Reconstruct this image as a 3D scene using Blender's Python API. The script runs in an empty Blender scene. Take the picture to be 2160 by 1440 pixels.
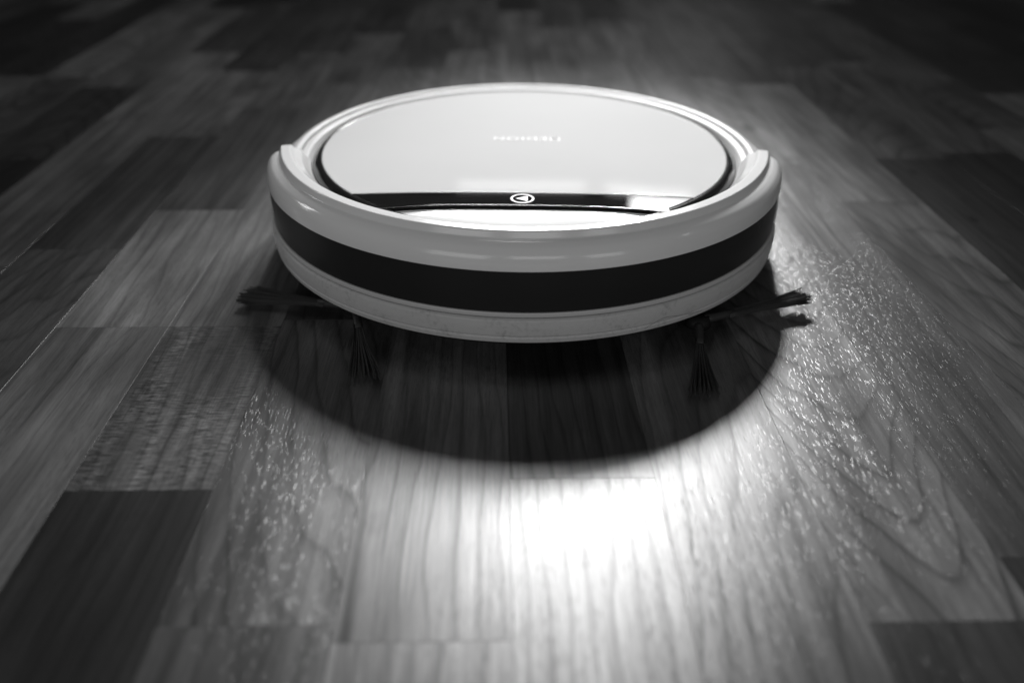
import bpy, bmesh, math, random
from mathutils import Vector, Matrix
rad = math.radians
S = bpy.context.scene
COL = S.collection

# ------------------------------------------------------------------ camera
CAM = Vector((-0.0073, -0.5465, 0.25))
PITCH = 31.826
cd = bpy.data.cameras.new('camera')
cam = bpy.data.objects.new('camera', cd); COL.objects.link(cam)
cd.sensor_width = 36.0
cd.lens = 36.0 * 1768.2 / 2160.0
cd.clip_start = 0.02; cd.clip_end = 60
cam.location = CAM
cam.rotation_mode = 'XYZ'
cam.matrix_world = (Matrix.Translation(CAM) @ Matrix.Rotation(rad(90 - PITCH), 4, 'X') @ Matrix.Rotation(rad(0.275), 4, 'Z'))
cd.dof.use_dof = True
cd.dof.focus_distance = 0.452
cd.dof.aperture_fstop = 3.4
cd.dof.aperture_blades = 9
S.camera = cam

# ------------------------------------------------------------------ world and light
w = bpy.data.worlds.new('World'); S.world = w; w.use_nodes = True
bg = w.node_tree.nodes['Background']
bg.inputs['Color'].default_value = (1, 1, 1, 1)
bg.inputs['Strength'].default_value = 0.024
S.view_settings.view_transform = 'Standard'
S.view_settings.look = 'None'
S.view_settings.exposure = 0.0
S.view_settings.gamma = 1.0

def aim(o, loc, target):
    o.location = loc
    o.rotation_euler = (Vector(target) - Vector(loc)).to_track_quat('-Z', 'Y').to_euler()

def polar(az, el, dist, origin=(0, 0, 0)):
    a, e = rad(az), rad(el)
    return Vector(origin) + dist * Vector((math.sin(a) * math.cos(e), math.cos(a) * math.cos(e), math.sin(e)))

def area(name, loc, target, sx, sy, radiance, spread=180):
    l = bpy.data.lights.new(name, 'AREA'); l.shape = 'RECTANGLE'
    l.size = sx; l.size_y = sy
    l.energy = radiance * math.pi * sx * sy * 1.0
    l.spread = rad(spread)
    o = bpy.data.objects.new(name, l); COL.objects.link(o); aim(o, loc, target)
    return o

# the lamp behind the robot: makes the shadow towards the camera and the glare on the floor
def spot(name, az, el, dist, energy, cone, radius, target, org=(0, -0.14, 0.04)):
    l = bpy.data.lights.new(name, 'SPOT')
    l.energy = energy; l.spot_size = rad(cone); l.spot_blend = 1.0; l.shadow_soft_size = radius
    o = bpy.data.objects.new(name, l); COL.objects.link(o)
    aim(o, polar(az, el, dist, org), target)
spot('back_lamp', 11.0, 33.0, 1.7, 126, 27, 0.10, (0.03, -0.15, 0.0))
spot('second_back_lamp', -1, 34.0, 1.7, 88, 27, 0.20, (0.03, -0.15, 0.0))
l = bpy.data.lights.new('far_floor_fill', 'SPOT'); l.energy = 82; l.spot_size = rad(40); l.spot_blend = 1.0; l.shadow_soft_size = 0.3  # added overhead fill that brightens the far boards, not a lamp of the room
o = bpy.data.objects.new('far_floor_fill', l); COL.objects.link(o); aim(o, (-0.05, 0.75, 2.1), (0.0, 0.60, 0.0))
# low windows mirrored in the lid and the black panel
LIDP = (0, -0.075, 0.0653)
area('window_light', polar(0.6, 21.3, 2.6, (0, -0.0735, 0.0653)), LIDP, 0.46, 0.026, 2.4)
area('window_light', polar(11.4, 21.3, 2.6, (0, -0.0735, 0.0653)), LIDP, 0.30, 0.026, 2.6)
area('window_light', polar(12.9, 23.3, 2.6, (0, -0.085, 0.0653)), LIDP, 0.24, 0.15, 9.0)
# far small paned window on the left, a lamp on the right: only seen as glints on the bumper
for da, de in ((0, 0), (3.6, 0.3), (0.3, -5.5), (3.9, -5.2)):
    area('pane_light', polar(-72 + da, 24 + de, 2.6, (-0.11, -0.12, 0.065)), (-0.11, -0.12, 0.065), 0.12, 0.18, 16.0)
area('pane_light', polar(104, 30, 2.6, (0.11, -0.12, 0.065)), (0.11, -0.12, 0.065), 0.07, 0.05, 16.0)
# added soft fill areas behind the camera, brightening the front of the bumper
area('front_fill', (-1.35, -2.7, 0.95), (0, -0.1, 0.05), 1.3, 1.2, 1.5, 150)
area('front_fill', (0.25, -2.9, 1.15), (0, -0.1, 0.05), 1.1, 0.9, 1.5, 150)
area('front_fill', (1.5, -2.4, 0.75), (0, -0.1, 0.05), 0.7, 0.9, 1.5, 150)
# small four pane window to the left
# ------------------------------------------------------------------ helpers
def link(o, parent=None):
    COL.objects.link(o)
    if parent: o.parent = parent
    return o

def obj(name, bm, mat, parent=None, smooth=True):
    me = bpy.data.meshes.new(name)
    bmesh.ops.recalc_face_normals(bm, faces=bm.faces)
    bm.to_mesh(me); bm.free()
    if mat: me.materials.append(mat)
    if smooth:
        for p in me.polygons: p.use_smooth = True
    return link(bpy.data.objects.new(name, me), parent)

def tag(o, label=None, cat=None, group=None, kind=None):
    if label: o['label'] = label
    if cat: o['category'] = cat
    if group: o['group'] = group
    if kind: o['kind'] = kind
    return o

def nodes(name):
    m = bpy.data.materials.new(name); m.use_nodes = True
    nt = m.node_tree
    return m, nt, nt.nodes['Principled BSDF']

class N:
    """tiny node builder"""
    def __init__(s, nt): s.nt = nt
    def add(s, t, **kw):
        n = s.nt.nodes.new(t)
        for k, v in kw.items(): setattr(n, k, v)
        return n
    def put(s, sock, v):
        if isinstance(v, bpy.types.NodeSocket): s.nt.links.new(v, sock)
        else: sock.default_value = v
    def math(s, op, a, b=None, c=None, clamp=False):
        n = s.add('ShaderNodeMath', operation=op, use_clamp=clamp)
        s.put(n.inputs[0], a)
        if b is not None: s.put(n.inputs[1], b)
        if c is not None: s.put(n.inputs[2], c)
        return n.outputs[0]
    def vmul(s, v, k):
        n = s.add('ShaderNodeVectorMath', operation='MULTIPLY'); s.put(n.inputs[0], v); n.inputs[1].default_value = k
        return n.outputs[0]
    def vadd(s, a, b):
        n = s.add('ShaderNodeVectorMath', operation='ADD'); s.put(n.inputs[0], a); s.put(n.inputs[1], b)
        return n.outputs[0]
    def noise(s, v, scale=1.0, detail=2.0, rough=0.5, dist=0.0):
        n = s.add('ShaderNodeTexNoise')
        s.put(n.inputs['Vector'], v); n.inputs['Scale'].default_value = scale
        n.inputs['Detail'].default_value = detail; n.inputs['Roughness'].default_value = rough
        n.inputs['Distortion'].default_value = dist
        return n.outputs[0]
    def remap(s, v, a, b, c, d, smooth=False):
        n = s.add('ShaderNodeMapRange'); n.interpolation_type = 'SMOOTHSTEP' if smooth else 'LINEAR'
        s.put(n.inputs['Value'], v)
        for k, x in zip(('From Min', 'From Max', 'To Min', 'To Max'), (a, b, c, d)): s.put(n.inputs[k], x)
        return n.outputs['Result']
    def mix(s, f, a, b):
        n = s.add('ShaderNodeMix', data_type='FLOAT')
        s.put(n.inputs[0], f); s.put(n.inputs[2], a); s.put(n.inputs[3], b)
        return n.outputs[0]

def wood_material():
    m, nt, p = nodes('wood_floor'); n = N(nt)
    info = n.add('ShaderNodeObjectInfo')
    sep = n.add('ShaderNodeSeparateColor'); nt.links.new(info.outputs['Color'], sep.inputs[0])
    tone, seed, kind = sep.outputs[0], sep.outputs[1], sep.outputs[2]
    tc = n.add('ShaderNodeTexCoord').outputs['Object']
    off = n.add('ShaderNodeCombineXYZ')
    n.put(off.inputs[0], n.math('MULTIPLY', seed, 53.0)); n.put(off.inputs[1], n.math('MULTIPLY', seed, 171.0)); n.put(off.inputs[2], n.math('MULTIPLY', seed, 29.0))
    v = n.vadd(tc, off.outputs[0])
    sx = n.add('ShaderNodeSeparateXYZ'); nt.links.new(v, sx.inputs[0])
    # growth rings: contours of a slow field, nearly straight on some blocks, arched on others
    slow = n.noise(n.vmul(v, (16, 3.4, 1)), 1.0, 1.5, 0.45)
    slow2 = n.noise(n.vmul(v, (15, 4.4, 1)), 1.0, 1.0, 0.4)
    wob = n.noise(n.vmul(v, (60, 9, 1)), 1.0, 2.0, 0.5)
    straight = n.math('MULTIPLY_ADD', slow, 0.035, n.math('MULTIPLY_ADD', wob, 0.011, sx.outputs[0]))
    ph_s = n.math('MULTIPLY', straight, 115.0)
    tx = n.add('ShaderNodeSeparateXYZ'); nt.links.new(tc, tx.inputs[0])
    sgn = n.math('MULTIPLY_ADD', n.math('GREATER_THAN', seed, 0.35), 2.0, -1.0)
    x0 = n.math('SUBTRACT', tx.outputs[0], n.math('MULTIPLY', n.math('SUBTRACT', seed, 0.5), 0.03))
    arch = n.math('SUBTRACT', n.math('MULTIPLY', tx.outputs[1], sgn), n.math('MULTIPLY', n.math('MULTIPLY', x0, x0), 45.0))
    ph_c = n.math('ADD', n.math('MULTIPLY', arch, 34.0), n.math('ADD', n.math('MULTIPLY', slow2, 5.5), n.math('MULTIPLY', wob, 0.5)))
    ph = n.mix(kind, ph_s, ph_c)
    fr = n.math('FRACT', ph)
    # ring profile: slow rise, sharp dark late wood
    ring = n.math('POWER', fr, 7.0)
    edge = n.remap(fr, 0.0, 0.10, 1.0, 0.0)
    ring = n.math('MAXIMUM', ring, edge)
    var = n.noise(n.vmul(v, (30, 6, 1)), 1.0, 1.0)
    ringamt = n.math('MULTIPLY', n.remap(var, 0.3, 0.7, 0.45, 0.85), n.mix(kind, 0.42, 1.0))
    # streaks, fibres
    st = n.noise(n.vmul(v, (150, 5, 1)), 1.0, 3.0, 0.6)
    fib = n.noise(n.vmul(v, (1100, 40, 1)), 1.0, 2.0, 0.6)
    blot = n.noise(n.vmul(v, (22, 9, 1)), 1.0, 3.0, 0.55)
    c = n.math('MULTIPLY', n.math('POWER', n.math('MULTIPLY', tone, 0.93), 1.32), n.remap(st, 0.3, 0.7, 0.55, 1.30))
    c = n.math('MULTIPLY', c, n.remap(fib, 0.3, 0.7, 0.84, 1.12))
    c = n.math('MULTIPLY', c, n.remap(blot, 0.3, 0.7, 0.52, 1.35))
    c = n.math('MULTIPLY', c, n.math('SUBTRACT', 1.0, n.math('MULTIPLY', ring, ringamt)))
    # ray flecks across the grain on the block with alpha 0
    fl = n.noise(n.vmul(v, (190, 1150, 1)), 1.0, 2.0, 0.6, 0.4)
    fz = n.noise(n.vmul(v, (45, 22, 1)), 1.0, 2.0)
    flm = n.math('MULTIPLY', n.math('LESS_THAN', info.outputs['Alpha'], 0.1), n.remap(fz, 0.4, 0.6, 0.25, 1.0))
    c = n.math('MULTIPLY', c, n.math('ADD', 1.0, n.math('MULTIPLY', flm, n.remap(fl, 0.35, 0.65, -0.75, 1.0))))
    # knots, sparse
    vo = n.add('ShaderNodeTexVoronoi'); vo.voronoi_dimensions = '2D'
    nt.links.new(n.vmul(n.vadd(v, n.vmul(tc, (0, 0, 0))), (12, 6, 1)), vo.inputs['Vector']); vo.inputs['Scale'].default_value = 1.0
    vsep = n.add('ShaderNodeSeparateColor'); nt.links.new(vo.outputs['Color'], vsep.inputs[0])
    ksz = n.remap(vsep.outputs[0], 0.74, 1.0, 0.0, 0.07)
    kd = n.math('MULTIPLY_ADD', wob, 0.05, n.math('SUBTRACT', vo.outputs['Distance'], 0.025))
    knot = n.math('MULTIPLY', n.remap(n.math('DIVIDE', kd, n.math('MAXIMUM', ksz, 0.0001)), 0.5, 1.5, 0.88, 0.0, True), n.math('GREATER_THAN', ksz, 0.012))
    c = n.math('MULTIPLY', c, n.math('SUBTRACT', 1.0, knot))
    # pores: short grooves along the grain
    pw = n.vadd(n.vmul(v, (1, 1, 1)), n.vmul(off.outputs[0], (0.01, 0.01, 0)))
    warp = n.add('ShaderNodeCombineXYZ'); n.put(warp.inputs[0], n.math('MULTIPLY', slow, 0.003))
    pv = n.vadd(pw, warp.outputs[0])
    pvo = n.add('ShaderNodeTexVoronoi'); pvo.voronoi_dimensions = '2D'
    nt.links.new(n.vmul(pv, (1080, 92, 1)), pvo.inputs['Vector']); pvo.inputs['Scale'].default_value = 1.0
    psp = n.add('ShaderNodeSeparateColor'); nt.links.new(pvo.outputs['Color'], psp.inputs[0])
    pthr = n.remap(psp.outputs[0], 0.0, 1.0, 0.15, 0.30)
    pmask = n.remap(n.math('SUBTRACT', pthr, pvo.outputs['Distance']), -0.03, 0.06, 0.0, 1.0, True)
    pa = n.add('ShaderNodeSeparateXYZ'); nt.links.new(n.vmul(pv, (1080, 92, 1)), pa.inputs[0])
    pb = n.add('ShaderNodeSeparateXYZ'); nt.links.new(pvo.outputs['Position'], pb.inputs[0])
    across = n.math('DIVIDE', n.math('SUBTRACT', pa.outputs[0], pb.outputs[0]), pthr)
    dens = n.noise(n.vmul(v, (35, 7, 1)), 1.0, 1.0)
    pmask = n.math('MULTIPLY', pmask, n.remap(dens, 0.3, 0.5, 0.25, 1.0))
    c = n.math('MULTIPLY', c, n.math('SUBTRACT', 1.0, n.math('MULTIPLY', pmask, 0.35)))
    cc = n.add('ShaderNodeCombineColor')
    for i in range(3): nt.links.new(c, cc.inputs[i])
    nt.links.new(cc.outputs[0], p.inputs['Base Color'])
    h = n.math('ADD', 0.0, n.math('MULTIPLY', st, 0.00010))
    h = n.math('ADD', h, n.math('MULTIPLY', ring, -0.000006))
    b = n.add('ShaderNodeBump'); b.inputs['Strength'].default_value = 0.55; b.inputs['Distance'].default_value = 1.0
    nt.links.new(h, b.inputs['Height']); 
    # pore walls: every pore tips the surface its own way, so some of them glint
    tilt = n.add('ShaderNodeCombineXYZ')
    pam = n.math('MULTIPLY', pmask, n.remap(info.outputs['Alpha'], 0.3, 1.0, 0.0, 1.0))
    n.put(tilt.inputs[0], n.math('MULTIPLY', n.math('MULTIPLY', across, pam), -0.42))
    n.put(tilt.inputs[1], n.math('MULTIPLY', n.math('MULTIPLY', n.math('SUBTRACT', psp.outputs[2], 0.45), pam), 0.16))
    nn = n.add('ShaderNodeVectorMath', operation='NORMALIZE')
    nt.links.new(n.vadd(b.outputs[0], tilt.outputs[0]), nn.inputs[0])
    nt.links.new(nn.outputs[0], p.inputs['Normal'])
    p.inputs['Specular IOR Level'].default_value = 0.15
    p.inputs['Roughness'].default_value = 0.5
    # satin lacquer: an even sheen
    gl = n.add('ShaderNodeBsdfGlossy'); gl.distribution = 'BECKMANN'
    n.put(gl.inputs['Roughness'], n.math('MULTIPLY', n.remap(st, 0.3, 0.7, 0.365, 0.415), n.math('SUBTRACT', 1.0, n.math('MULTIPLY', pam, 0.15))))
    nt.links.new(nn.outputs[0], gl.inputs['Normal'])
    mx = n.add('ShaderNodeMixShader')
    n.put(mx.inputs[0], n.math('MULTIPLY', n.math('MULTIPLY', n.remap(st, 0.3, 0.7, 0.102, 0.130), n.math('SUBTRACT', 1.0, n.math('MULTIPLY', ring, 0.35))), n.remap(fib, 0.3, 0.7, 0.85, 1.15)))
    nt.links.new(p.outputs[0], mx.inputs[1]); nt.links.new(gl.outputs[0], mx.inputs[2])
    nt.links.new(mx.outputs[0], nt.nodes['Material Output'].inputs['Surface'])
    return m

def plastic(name, col, rough=0.12, spec=0.5, dirt=0.0, specks=0.0, coat=0.0):
    m, nt, p = nodes(name); n = N(nt)
    tc = n.add('ShaderNodeTexCoord').outputs['Object']
    v = col
    base = n.remap(n.noise(n.vmul(tc, (14, 14, 14)), 1.0, 3.0), 0.3, 0.7, col * 0.985, col * 1.01)
    if dirt:
        d1 = n.noise(n.vmul(tc, (60, 60, 60)), 1.0, 3.0, 0.6)
        d2 = n.noise(n.vmul(tc, (420, 420, 420)), 1.0, 2.0, 0.6)
        dd = n.math('MULTIPLY', n.remap(d1, 0.45, 0.75, 0.05, 1.0), n.remap(d2, 0.48, 0.72, 0.1, 1.0))
        base = n.math('MULTIPLY', base, n.math('SUBTRACT', 1.0, n.math('MULTIPLY', dd, dirt)))
    if specks:
        vo = n.add('ShaderNodeTexVoronoi'); vo.voronoi_dimensions = '3D'
        nt.links.new(tc, vo.inputs['Vector']); vo.inputs['Scale'].default_value = 170
        sp = n.math('LESS_THAN', vo.outputs['Distance'], specks)
        gate = n.math('GREATER_THAN', n.noise(n.vmul(tc, (40, 40, 40)), 1.0, 1.0), 0.52)
        base = n.math('ADD', base, n.math('MULTIPLY', n.math('MULTIPLY', sp, gate), 0.22))
    cc = n.add('ShaderNodeCombineColor')
    for i in range(3): n.put(cc.inputs[i], base)
    nt.links.new(cc.outputs[0], p.inputs['Base Color'])
    n.put(p.inputs['Roughness'], n.remap(n.noise(n.vmul(tc, (30, 30, 30)), 1.0, 3.0), 0.3, 0.7, rough * 0.9, rough * 1.15))
    p.inputs['Specular IOR Level'].default_value = spec
    p.inputs['Coat Weight'].default_value = coat; p.inputs['Coat Roughness'].default_value = 0.03
    return m

WOOD = wood_material()
M_SHELL = plastic('white_gloss_plastic', 0.76, 0.13, 0.42)
M_BODY = plastic('white_body_plastic', 0.54, 0.34, 0.12)
M_SKIRT = plastic('white_matt_plastic', 0.50, 0.42, 0.35, dirt=0.5)
M_TRIM = plastic('grey_trim_plastic', 0.50, 0.35, 0.4)
M_BAND = plastic('black_sensor_plastic', 0.022, 0.30, 0.12)
M_BLACK = plastic('black_gloss_plastic', 0.008, 0.035, 0.75, specks=0.018)
M_RING = plastic('black_ring_plastic', 0.010, 0.16, 0.5)
M_UNDER = plastic('black_chassis_plastic', 0.014, 0.5, 0.2)
M_LID = plastic('white_glass_lid', 0.62, 0.03, 0.16)
M_PRINT = plastic('pale_print', 0.655, 0.35, 0.2)
M_ICON = plastic('white_icon_print', 0.86, 0.5, 0.2)
M_SCOOP = plastic('silver_grey_plastic', 0.75, 0.13, 0.7)
M_BRISTLE = plastic('black_bristle', 0.035, 0.45, 0.25)
M_RUBBER = plastic('black_rubber', 0.02, 0.7, 0.2)
M_HAIR = plastic('dark_hair', 0.03, 0.4, 0.4)

# ------------------------------------------------------------------ floor
FLOOR_ROT = 0.022
W = 0.0652; U0 = -0.0138
rng = random.Random(11)
bm = bmesh.new()
bmesh.ops.create_grid(bm, x_segments=1, y_segments=1, size=3.2, matrix=Matrix.Translation((0, 0.6, -0.006)))
floor = obj('floor', bm, None, None, False)
tag(floor, kind='structure')
sub = plastic('subfloor_dark', 0.03, 0.7, 0.2); floor.data.materials.append(sub)

def plank_mesh(L, Wd, T=0.008, ch=0.00010):
    me = bpy.data.meshes.new('plank')
    a, b = Wd / 2, L / 2
    vs, fs = [], []
    for (z, i) in ((-T, 0), (-ch, 0), (0, ch)):
        vs += [(-a + i, -b + i, z), (a - i, -b + i, z), (a - i, b - i, z), (-a + i, b - i, z)]
    for r in range(2):
        for k in range(4):
            q = (k + 1) % 4
            fs.append((r * 4 + k, r * 4 + q, r * 4 + 4 + q, r * 4 + 4 + k))
    fs.append((8, 9, 10, 11))
    me.from_pydata(vs, [], fs); me.materials.append(WOOD)
    return me

# explicit joints and (tone, kind) of the blocks seen near the robot; v measured along the boards
KNOWN = {
 -5: ([-0.30, -0.02, 0.22, 0.46], [(.11, 0), (.14, .4), (.11, 0), (.20, .4), (.07, 0)]),
 -4: ([-0.50, -0.125, 0.047, 0.31, 0.55], [(.10, 0), (.21, .15), (.27, .2), (.12, .1), (.16, .2), (.08, 0)]),
 -3: ([-0.265, -0.125, 0.155, 0.403, 0.66], [(.045, .0), (.175, .2), (.235, .05), (.17, .25), (.15, .1), (.06, 0)]),
 -2: ([-0.339, -0.118, 0.21, 0.47, 0.71], [(.13, .0), (.17, .45), (.11, .5), (.17, .6), (.09, .1), (.12, 0)]),
 -1: ([-0.347, -0.06, 0.355, 0.56], [(.26, .1), (.19, .0), (.17, .1), (.19, .8), (.13, .1)]),
  0: ([-0.260, 0.30, 0.36, 0.82], [(.30, .05), (.075, .2), (.17, .1), (.20, .1), (.045, .1), ]),
  1: ([0.12, 0.43, 0.70], [(.19, .35), (.18, .2), (.19, .1), (.09, 0)]),
  2: ([-0.341, 0.144, 0.505, 0.75], [(.085, .1), (.22, 1.0), (.22, .1), (.16, .2), (.06, 0)]),
  3: ([-0.31, 0.141, 0.43], [(.07, 0), (.15, .15), (.20, .5), (.11, .1)]),
  4: ([-0.22, 0.059, 0.40], [(.08, .1), (.16, .6), (.23, .2), (.10, .3)]),
  5: ([-0.16, 0.155, 0.47], [(.09, 0), (.06, .0), (.14, .5), (.09, 0)]),
  6: ([-0.06, 0.17, 0.50], [(.09, 0), (.065, .0), (.15, .3), (.08, 0)]),
}
PORES = {-5: .35, -4: .4, -3: .5, -2: .95, -1: .6, 0: .6, 1: .8, 2: 1.0, 3: .9, 4: .6}
V0, V1 = -0.56, 1.28
Rf = Matrix.Rotation(FLOOR_ROT, 4, 'Z')
specs = []
for k in range(-15, 17):
    if k in KNOWN:
        js, tn = KNOWN[k]
        cuts = [V0] + js + [V1]
        pal = list(tn)
    else:
        cuts = [V0]; v = V0 + rng.uniform(0.08, 0.35)
        while v < V1 - 0.1:
            cuts.append(v); v += rng.uniform(0.17, 0.40)
        cuts.append(V1)
        pal = [(rng.choice([.035, .06, .09, .13, .18, .22]), rng.choice([0, 0, .1, .3, .8])) for _ in cuts[1:]]
    while len(pal) < len(cuts) - 1: pal.append((rng.choice([.07, .12, .17]), rng.choice([0, .2, .6])))
    for i in range(len(cuts) - 1):
        specs.append((k, cuts[i], cuts[i + 1], pal[i]))
print('planks', len(specs))
for (k, a, b, (tone, kind)) in specs:
    u = U0 + W * (k + 0.5)
    me = plank_mesh(b - a - 0.00003, W - 0.00003)
    o = bpy.data.objects.new('plank', me); link(o, floor)
    o.matrix_basis = Rf @ Matrix.Translation((u, (a + b) / 2, rng.uniform(-0.00003, 0.00003)))
    seed = rng.random()
    pore = PORES.get(k, 0.55)
    if k == -3 and a < -0.3: pore = 0.32
    if k == -3 and a == -0.265: pore = 0.0
    if k == 2 and a == -0.341: seed = 0.80
    o.color = (tone, seed, kind, pore)
# the boards farther out, joined
bm = bmesh.new(); colr = rng
def outer(u0, u1, v0, v1):
    k = 0
    u = u0
    while u < u1 - 1e-6:
        v = v0 - 0.01
        while v < v1:
            e = min(v + colr.uniform(0.2, 0.45), v1)
            z = colr.uniform(-0.0001, 0.0001)
            q = [bm.verts.new(Rf @ Vector((x, y, z))) for x, y in ((u + .0001, v + .0001), (u + W - .0001, v + .0001), (u + W - .0001, e - .0001), (u + .0001, e - .0001))]
            bm.faces.new(q); v = e
        u += W
uL = U0 + W * -15; uR = U0 + W * 17
outer(uL, uR, V1, 2.6)
outer(uL, uR, -1.5, V0)
outer(uL - 14 * W, uL, -1.5, 2.6)
outer(uR, uR + 14 * W, -1.5, 2.6)
oo = obj('plank', bm, WOOD, floor, False)
oo.color = (.12, .37, .3, 1); tag(oo, kind='stuff')

# ------------------------------------------------------------------ robot vacuum
robot = bpy.data.objects.new('robot_vacuum', None); link(robot)
robot.empty_display_size = 0.05
tag(robot, 'round white robot vacuum with black front band and pale glossy lid on the wooden floor', 'robot vacuum')
RROT = -1.05

def fillet(pts, radii, seg=5):
    """closed or open profile with rounded corners and holding points"""
    out = []
    n = len(pts)
    for i, P in enumerate(pts):
        P = Vector(P); r = radii[i] if isinstance(radii, (list, tuple)) else radii
        if i == 0 or i == n - 1 or r <= 0:
            out.append(P); continue
        A = Vector(pts[i - 1]); B = Vector(pts[i + 1])
        da, db = (A - P), (B - P)
        r = min(r, da.length * 0.42, db.length * 0.42)
        da.normalize(); db.normalize()
        s, e = P + da * r, P + db * r
        out.append(P + da * r * 1.12)
        for k in range(seg + 1):
            t = k / seg
            out.append((1 - t) ** 2 * s + 2 * t * (1 - t) * P + t * t * e)
        out.append(P + db * r * 1.12)
    return out

def revolve(name, prof, mat, parent, a0=0, a1=360, seg=240, closed=False, shape=None, cap_center=False):
    """prof: list of (r,h); angles in degrees, 0 = +x, counter clockwise"""
    bm = bmesh.new()
    full = abs(a1 - a0 - 360) < 1e-6
    n = max(8, int(seg * (a1 - a0) / 360))
    if not full and shape:
        # cluster towards the ends
        angs = []
        for i in range(13): angs.append(a0 + 3.0 * (1 - math.cos(i / 12 * math.pi / 2)))
        m = n
        for i in range(1, m): angs.append(a0 + 3 + (a1 - a0 - 6) * i / m)
        for i in range(13): angs.append(a1 - 3.0 * (1 - math.sin(i / 12 * math.pi / 2)))
    else:
        angs = [a0 + (a1 - a0) * i / n for i in range(n + (0 if full else 1))]
    rings = []
    for a in angs:
        d = min(a - a0, a1 - a) if not full else 99
        ring = []
        for (r, h) in prof:
            rr, hh = (r, h) if not shape else shape(r, h, d)
            ring.append(bm.verts.new((rr * math.cos(rad(a)), rr * math.sin(rad(a)), hh)))
        rings.append(ring)
    m = len(prof)
    N_ = len(rings)
    for i in range(N_ if full else N_ - 1):
        A, B = rings[i], rings[(i + 1) % N_]
        for j in range(m if closed else m - 1):
            q = (j + 1) % m
            bm.faces.new((A[j], B[j], B[q], A[q]))
    if closed and not full:
        bm.faces.new(rings[0]); bm.faces.new(rings[-1][::-1])
    if cap_center:
        bm.faces.new([r[-1] for r in rings])
    o = obj(name, bm, mat, parent)
    o.modifiers.new('edge_split', 'EDGE_SPLIT').split_angle = rad(38)
    return o

# rear body ring (whole circle, hidden under the bumper in front)
prof = fillet([(0.1385, 0.0590), (0.1400, 0.0608), (0.1420, 0.0640), (0.1462, 0.0646), (0.1472, 0.0632), (0.1500, 0.0628), (0.1545, 0.0612), (0.1600, 0.0580), (0.1610, 0.0540)],
              [0, .001, .0012, .0007, .0006, .001, .002, .003, 0])
revolve('body', prof, M_BODY, robot, 0, 360, 300)
# raised outer rim behind the ends of the bumper
prof = fillet([(0.1474, 0.0600), (0.1474, 0.0645), (0.1484, 0.0656), (0.1512, 0.0662), (0.1545, 0.0642), (0.1600, 0.0592), (0.1605, 0.0550)],
              [0, .0006, .0008, .002, .003, .002, 0])
def rim_end(r, h, d):
    if d < 1.6:
        k = 1 - math.sqrt(max(0, 1 - (1 - d / 1.6) ** 2))
        h = h - k * max(0, h - 0.0610)
    return r, h
revolve('rear_rim', prof, M_BODY, robot, -6.2, 186.2, 300, closed=True, shape=rim_end)
# rear wall between the two ends of the bumper
prof = fillet([(0.1595, 0.0588), (0.1625, 0.0580), (0.1668, 0.052), (0.1684, 0.044), (0.1683, 0.033), (0.1676, 0.0300), (0.160, 0.0298)], [0, .002, .004, .004, .002, .001, 0])
revolve('rear_shell', prof, M_BODY, robot, -15.4, 188.3, 240, closed=True)

# bumper
A0, A1 = 188.4, 351.6
prof = [(0.1640, 0.0558)] + [tuple(x) for x in fillet([(0.1640, 0.0558), (0.1680, 0.0560), (0.1679, 0.0600), (0.1668, 0.0640), (0.1642, 0.0676), (0.1612, 0.0696), (0.1590, 0.07035),
               (0.1573, 0.0741), (0.1513, 0.0743), (0.1478, 0.0705), (0.1440, 0.0655), (0.1402, 0.0618), (0.1402, 0.0580)],
               [0, .0006, .002, .003, .003, .003, .0005, .0007, .0012, .003, .003, .001, 0])][1:]
def ear(r, h, d):
    # the rim's top widens towards its ends
    if d < 40 and 0.1410 < r < 0.1550 and h > 0.0630:
        e = (1 - d / 40) ** 1.3
        top = 0.0745 - 0.38 * (0.1550 - r)
        h = h + (max(h, min(top, 0.0622 + (r - 0.1406) * 1.8)) - h) * e
    # rounded end
    s = 3.4
    if d < s:
        t = 1 - d / s
        k = 1 - math.sqrt(max(0, 1 - t * t))
        h = h - k * max(0, (h - 0.0630)) * 0.9
        c = 0.1535
        r = c + (r - c) * (1 - 0.16 * k) if r < 0.160 else r - 0.0015 * k
    return r, h
bumper = revolve('bumper', prof, M_SHELL, robot, A0, A1, 360, closed=True, shape=ear)
# black infrared window band, trim strip
BA0, BA1 = 188.5, 344.5
prof = fillet([(0.160, 0.0560), (0.1676, 0.0560), (0.1675, 0.044), (0.1668, 0.0320), (0.160, 0.0318)], [0, .0003, .003, .0003, 0])
revolve('sensor_band', prof, M_BAND, robot, BA0, BA1, 300)
prof = fillet([(0.160, 0.0321), (0.1676, 0.0321), (0.1680, 0.0314), (0.1681, 0.0297), (0.1668, 0.0293), (0.160, 0.0291)], [0, .0002, .0004, .0004, .0002, 0])
revolve('trim_strip', prof, M_TRIM, robot, BA0, BA1, 300)
# lower skirt
prof = fillet([(0.160, 0.0289), (0.1677, 0.0289), (0.1690, 0.0278), (0.1694, 0.0235), (0.1690, 0.0188), (0.1682, 0.01815), (0.1681, 0.0176), (0.1686, 0.0170), (0.1680, 0.0141), (0.1600, 0.0138)],
              [0, .0006, .0012, .003, .0005, .0003, .0003, .0003, .0006, 0])
revolve('lower_skirt', prof, M_SKIRT, robot, 0, 360, 360)
# chassis
prof = fillet([(0.1665, 0.0139), (0.1655, 0.0120), (0.1560, 0.0062), (0.1480, 0.0052), (0.02, 0.0050)], [0, .001, .002, .001, 0])
revolve('chassis', prof, M_UNDER, robot, 0, 360, 240, cap_center=True)

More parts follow.
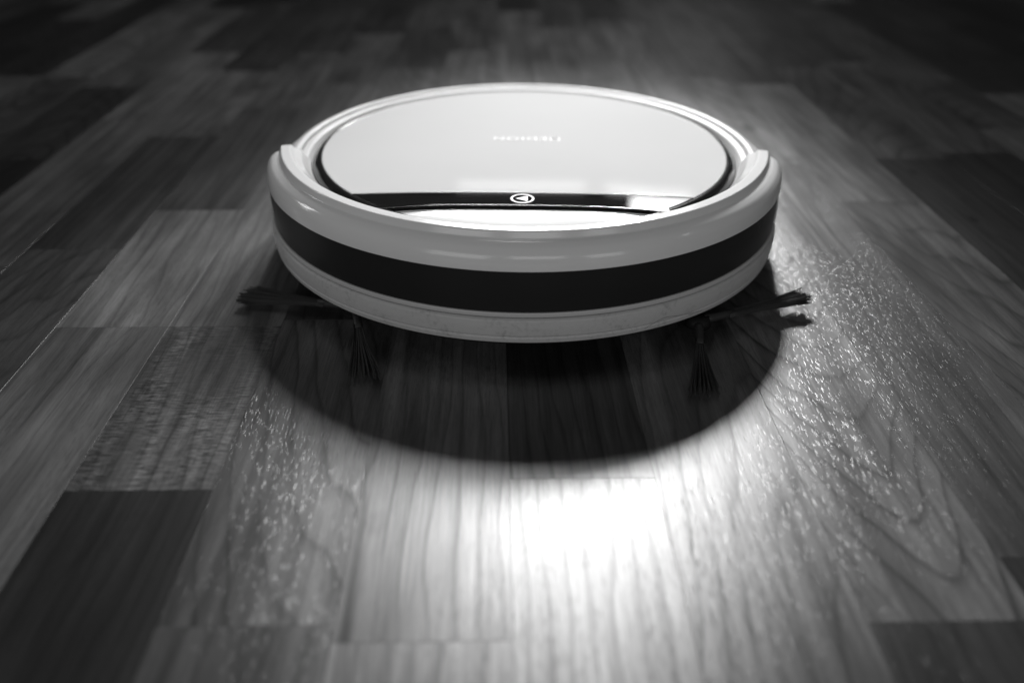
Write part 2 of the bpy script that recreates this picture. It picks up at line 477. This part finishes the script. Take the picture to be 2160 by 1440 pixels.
# black dish round the lid
prof = fillet([(0.1392, 0.0585), (0.1393, 0.0617), (0.1376, 0.0634), (0.1352, 0.0648), (0.1334, 0.06495), (0.1325, 0.0640), (0.1305, 0.0585), (0.02, 0.0585)], [0, .0005, .001, .0008, .0003, .0003, .0005, 0])
revolve('lid_ring', prof, M_RING, robot, 0, 360, 300, cap_center=True)

def flat_poly(name, pts, z, thick, mat, parent, bev=0.0006, dome=0.0):
    """closed outline (ccw) -> plate with rounded upper edge"""
    bm = bmesh.new()
    n = len(pts)
    def inset(d):
        out = []
        for i in range(n):
            a, b, c = Vector(pts[i - 1]), Vector(pts[i]), Vector(pts[(i + 1) % n])
            t1, t2 = (b - a).normalized(), (c - b).normalized()
            nn = Vector((-t1.y - t2.y, t1.x + t2.x)).normalized()
            out.append(b + nn * d)
        return out
    rings = []
    for d, dz in ((0, -thick), (0, -bev), (bev * .3, -bev * .3), (bev, 0), (bev * 1.3, 0)):
        rings.append([bm.verts.new((p.x, p.y, z + dz)) for p in inset(d)])
    for A, B in zip(rings[:-1], rings[1:]):
        for i in range(n):
            j = (i + 1) % n
            bm.faces.new((A[i], A[j], B[j], B[i]))
    bm.faces.new(rings[-1]); bm.faces.new(rings[0][::-1])
    o = obj(name, bm, mat, parent)
    for f in o.data.polygons:
        if len(f.vertices) > 8: f.use_smooth = False
    o.modifiers.new('edge_split', 'EDGE_SPLIT').split_angle = rad(38)
    return o

LZ = 0.0653
RL = 0.1330
yc = -0.0880
def chord(x, mid=-0.0838, end=-0.0885, X=0.0985):  # slightly bowed cut between lid and panel
    return mid + (end - mid) * (abs(x) / X) ** 2.6
a_end = math.asin(-0.0885 / RL)
pts = []
for i in range(181):
    a = a_end + (math.pi - 2 * a_end) * i / 180
    pts.append((RL * math.cos(a), RL * math.sin(a)))
xe = RL * math.cos(a_end)
for i in range(1, 40):
    x = -xe + 2 * xe * i / 40
    pts.append((x, chord(x)))
lid = flat_poly('lid', pts, LZ, 0.0035, M_LID, robot, 0.0007)
# black control panel in front of the chord, with a bay cut out for the grip
SC_X = 0.083
def scoop_back(x):
    return -0.1020 - 0.0075 * (abs(x) / SC_X) ** 3.2
pts = []
g = 0.0003
for i in range(41):
    x = -xe + 2 * xe * i / 40
    pts.append((x, chord(x) - g))
pts = pts[::-1]
# from right end to left end along the chord reversed -> go left ... then around the front
left = pts[-1]
a_s = math.pi + math.asin(0.0885 / RL); a_e = math.pi + math.acos(SC_X / RL)
for i in range(1, 25):
    a = a_s + (a_e - a_s) * i / 24
    pts.append((RL * math.cos(a), RL * math.sin(a)))
for i in range(0, 41):
    x = -SC_X + 2 * SC_X * i / 40
    pts.append((x, scoop_back(x)))
for i in range(0, 24):
    a = (2 * math.pi - (a_e - math.pi)) + ((a_e - math.pi) - (a_s - math.pi)) * i / 24
    pts.append((RL * math.cos(a), RL * math.sin(a)))
panel = flat_poly('control_panel', pts, LZ - 0.0002, 0.0035, M_BLACK, robot, 0.0005)

# grip scoop: rim, dark wall, dished pale surface
bm = bmesh.new()
rows = []
nx = 60
lines = [(-0.0000, 0.0000, 0), (0.0003, 0.0004, 0), (0.0010, 0.0004, 0), (0.0013, 0.0000, 0), (0.0017, -0.0010, 0), (0.0024, -0.0015, 1)]
front = lambda x: -math.sqrt(max(0, 0.1360 ** 2 - x * x))
for (dy, dz, _) in lines:
    rows.append([bm.verts.new((x, scoop_back(x) - dy - 0.0003, LZ + dz - 0.0004)) for x in [-SC_X + 2 * SC_X * i / nx for i in range(nx + 1)]])
rim_rows = len(rows)
for A, B in zip(rows[:-1], rows[1:]):
    for i in range(nx): bm.faces.new((A[i], A[i + 1], B[i + 1], B[i]))
obj('grip_rim', bm, M_RING, robot)
bm = bmesh.new(); rows = []
for j in range(13):
    t = j / 12
    row = []
    for i in range(nx + 1):
        x = -SC_X + 2 * SC_X * i / nx
        yb = scoop_back(x) - 0.0026; yf = front(x)
        y = yb + (yf - yb) * t
        z = LZ - 0.0019 - 0.0009 * math.sin(math.pi * t) + 0.0003 * t
        row.append(bm.verts.new((x, y, z)))
    rows.append(row)
for A, B in zip(rows[:-1], rows[1:]):
    for i in range(nx): bm.faces.new((A[i], A[i + 1], B[i + 1], B[i]))
obj('grip_scoop', bm, M_SCOOP, robot)

# start button symbol: ring and triangle pointing left
btn = None
bm = bmesh.new()
cx, cy, ro, ri = 0.0, -0.0926, 0.0069, 0.0056
zt = LZ - 0.0002 + 0.00012
A = []; B = []; A0_ = []; 
for i in range(64):
    a = 2 * math.pi * i / 64
    A.append(bm.verts.new((cx + ro * math.cos(a), cy + ro * math.sin(a), zt)))
    B.append(bm.verts.new((cx + ri * math.cos(a), cy + ri * math.sin(a), zt)))
for i in range(64):
    j = (i + 1) % 64
    bm.faces.new((A[i], A[j], B[j], B[i]))
btn = obj('button_ring', bm, M_ICON, panel, False)
bm = bmesh.new()
bm.faces.new([bm.verts.new(v) for v in ((cx - 0.0040, cy, zt), (cx + 0.0026, cy - 0.0040, zt), (cx + 0.0031, cy - 0.0030, zt), (cx + 0.0031, cy + 0.0030, zt), (cx + 0.0026, cy + 0.0040, zt))])
obj('play_symbol', bm, M_ICON, panel, False)

# maker's name on the lid, upside down from here
fc = bpy.data.curves.new('lettering', 'FONT'); fc.body = 'MEDION'; fc.size = 0.0098; fc.space_character = 1.25
fc.align_x = 'CENTER'; fc.align_y = 'CENTER'; fc.extrude = 0.00003; fc.offset = 0.00012
tmp = bpy.data.objects.new('tmp_text', fc); COL.objects.link(tmp)
bpy.context.view_layer.update()
me = bpy.data.meshes.new_from_object(tmp.evaluated_get(bpy.context.evaluated_depsgraph_get()))
wd = max(v.co.x for v in me.vertices) - min(v.co.x for v in me.vertices)
bpy.data.objects.remove(tmp)
for v in me.vertices: v.co.x *= 0.0450 / wd
me.materials.clear(); me.materials.append(M_PRINT)
txt = bpy.data.objects.new('lettering', me); link(txt, lid)
txt.location = (0.0020, 0.0140, LZ + 0.00016); txt.rotation_euler = (0, 0, math.pi)

# wheels under the chassis
def wheel(name, x, y, r, wdt, parent):
    bm = bmesh.new()
    segs = 40
    prof = [(r * 0.35, -wdt / 2), (r * 0.9, -wdt / 2), (r, -wdt * 0.35), (r, wdt * 0.35), (r * 0.9, wdt / 2), (r * 0.35, wdt / 2)]
    rings = []
    for i in range(segs):
        a = 2 * math.pi * i / segs
        k = 1.0 if i % 2 else 0.975
        rings.append([bm.verts.new((x + o_, y + q * k * math.cos(a), r + q * k * math.sin(a))) for q, o_ in prof])
    for i in range(segs):
        A, B = rings[i], rings[(i + 1) % segs]
        for j in range(len(prof)):
            q = (j + 1) % len(prof)
            bm.faces.new((A[j], A[q], B[q], B[j]))
    return obj(name, bm, M_RUBBER, parent)
wheel('drive_wheel', -0.108, 0.005, 0.030, 0.020, robot).scale = (1, 1, 1)
wheel('drive_wheel', 0.108, 0.005, 0.030, 0.020, robot)
wheel('caster_wheel', 0.0, 0.105, 0.011, 0.014, robot)

# side brushes
def side_brush(cx, cy, tips, parent, seed):
    rg = random.Random(seed)
    root = bpy.data.objects.new('side_brush', None); link(root, parent)
    root.empty_display_size = 0.02
    root.location = (cx, cy, 0.008)
    bm = bmesh.new()
    bmesh.ops.create_cone(bm, cap_ends=True, segments=32, radius1=0.0075, radius2=0.006, depth=0.005)
    obj('brush_hub', bm, M_UNDER, root)
    for (tx, ty, tz, fan, cnt) in tips:
        T = Vector((tx - cx, ty - cy, tz - 0.008))
        L = T.length; d = T.normalized()
        side = Vector((-d.y, d.x, 0)).normalized()
        up = d.cross(side)
        bm = bmesh.new()
        # moulded arm
        def tube(p0, p1, p2, r0, r1, sg=5, st=7):
            prev = None
            for k in range(st + 1):
                t = k / st
                c = (1 - t) ** 2 * p0 + 2 * t * (1 - t) * p1 + t * t * p2
                tg = (2 * (1 - t) * (p1 - p0) + 2 * t * (p2 - p1)).normalized()
                s = tg.cross(Vector((0, 0, 1))).normalized(); u_ = s.cross(tg)
                r = r0 + (r1 - r0) * t
                ring = [bm.verts.new(c + (s * math.cos(q) + u_ * math.sin(q)) * r) for q in [2 * math.pi * z / sg for z in range(sg)]]
                if prev:
                    for z in range(sg):
                        y_ = (z + 1) % sg
                        bm.faces.new((prev[z], prev[y_], ring[y_], ring[z]))
                else: bm.faces.new(ring[::-1])
                prev = ring
            bm.faces.new(prev)
        tube(d * 0.004, d * 0.012, d * 0.024, 0.0028, 0.0022, 10, 4)
        for q in range(cnt):
            f = rg.uniform(-1, 1) if q > 1 else (-1, 1)[q]
            clump = round(f * 3.2) / 3.2
            f2 = f * 0.45 + clump * 0.55
            g_ = rg.uniform(-1, 1)
            base = d * 0.020 + side * f * 0.0024 + up * g_ * 0.0012
            ln = L * rg.uniform(0.93, 1.02)
            tip = d * ln + side * f2 * fan + Vector((0, 0, g_ * 0.0022 + rg.uniform(0, 0.001)))
            mid = d * ln * 0.55 + side * f * fan * 0.28 + up * g_ * 0.0012 + side * rg.uniform(-.0006, .0006)
            tube(base, mid, tip, 0.00032, 0.00026)
        obj('bristle_tuft', bm, M_BRISTLE, root)
    return root
side_brush(-0.099, -0.118, [(-0.1700, -0.0990, 0.0045, 0.0085, 150), (-0.0840, -0.1860, 0.0030, 0.0085, 90), (-0.045, -0.062, 0.004, 0.008, 50)], robot, 5)
side_brush(0.0990, -0.1330, [(0.1685, -0.1040, 0.0080, 0.0058, 140), (0.0905, -0.1985, 0.0030, 0.0078, 110), (0.050, -0.062, 0.004, 0.008, 50)], robot, 9)
for o in [c for c in robot.children if c.name.startswith('side_brush')]: pass
robot.rotation_euler = (0, 0, rad(RROT))
# brushes were placed in floor axes: undo the body's small turn for them
for o in robot.children:
    if o.name.startswith('side_brush'):
        o.location = Matrix.Rotation(rad(-RROT), 3, 'Z') @ o.location
        o.rotation_euler = (0, 0, rad(-RROT))

# a hair stuck to the lower skirt
bm = bmesh.new()
ctrl = []
for i in range(40):
    t = i / 39
    a = rad(-67.5 + 13.5 * t)
    h = 0.0165 + 0.0050 * math.sin(math.pi * min(1, t * 1.15)) ** 1.4 * (1 - 0.35 * t) + 0.0008 * math.sin(t * 9)
    r = 0.1697 if h > 0.0185 else 0.1692
    ctrl.append(Vector((r * math.cos(a), r * math.sin(a), h)))
prev = None
for i, c in enumerate(ctrl):
    tg = (ctrl[min(i + 1, 39)] - ctrl[max(i - 1, 0)]).normalized()
    s = tg.cross(Vector((0, 0, 1))).normalized(); u_ = s.cross(tg)
    ring = [bm.verts.new(c + (s * math.cos(q) + u_ * math.sin(q)) * 0.00007) for q in (0, 1.571, 3.142, 4.712)]
    if prev:
        for z in range(4): bm.faces.new((prev[z], prev[(z + 1) % 4], ring[(z + 1) % 4], ring[z]))
    prev = ring
hair = obj('hair', bm, M_HAIR)
tag(hair, 'thin curled dark hair stuck to the lower white skirt of the robot vacuum', 'hair')
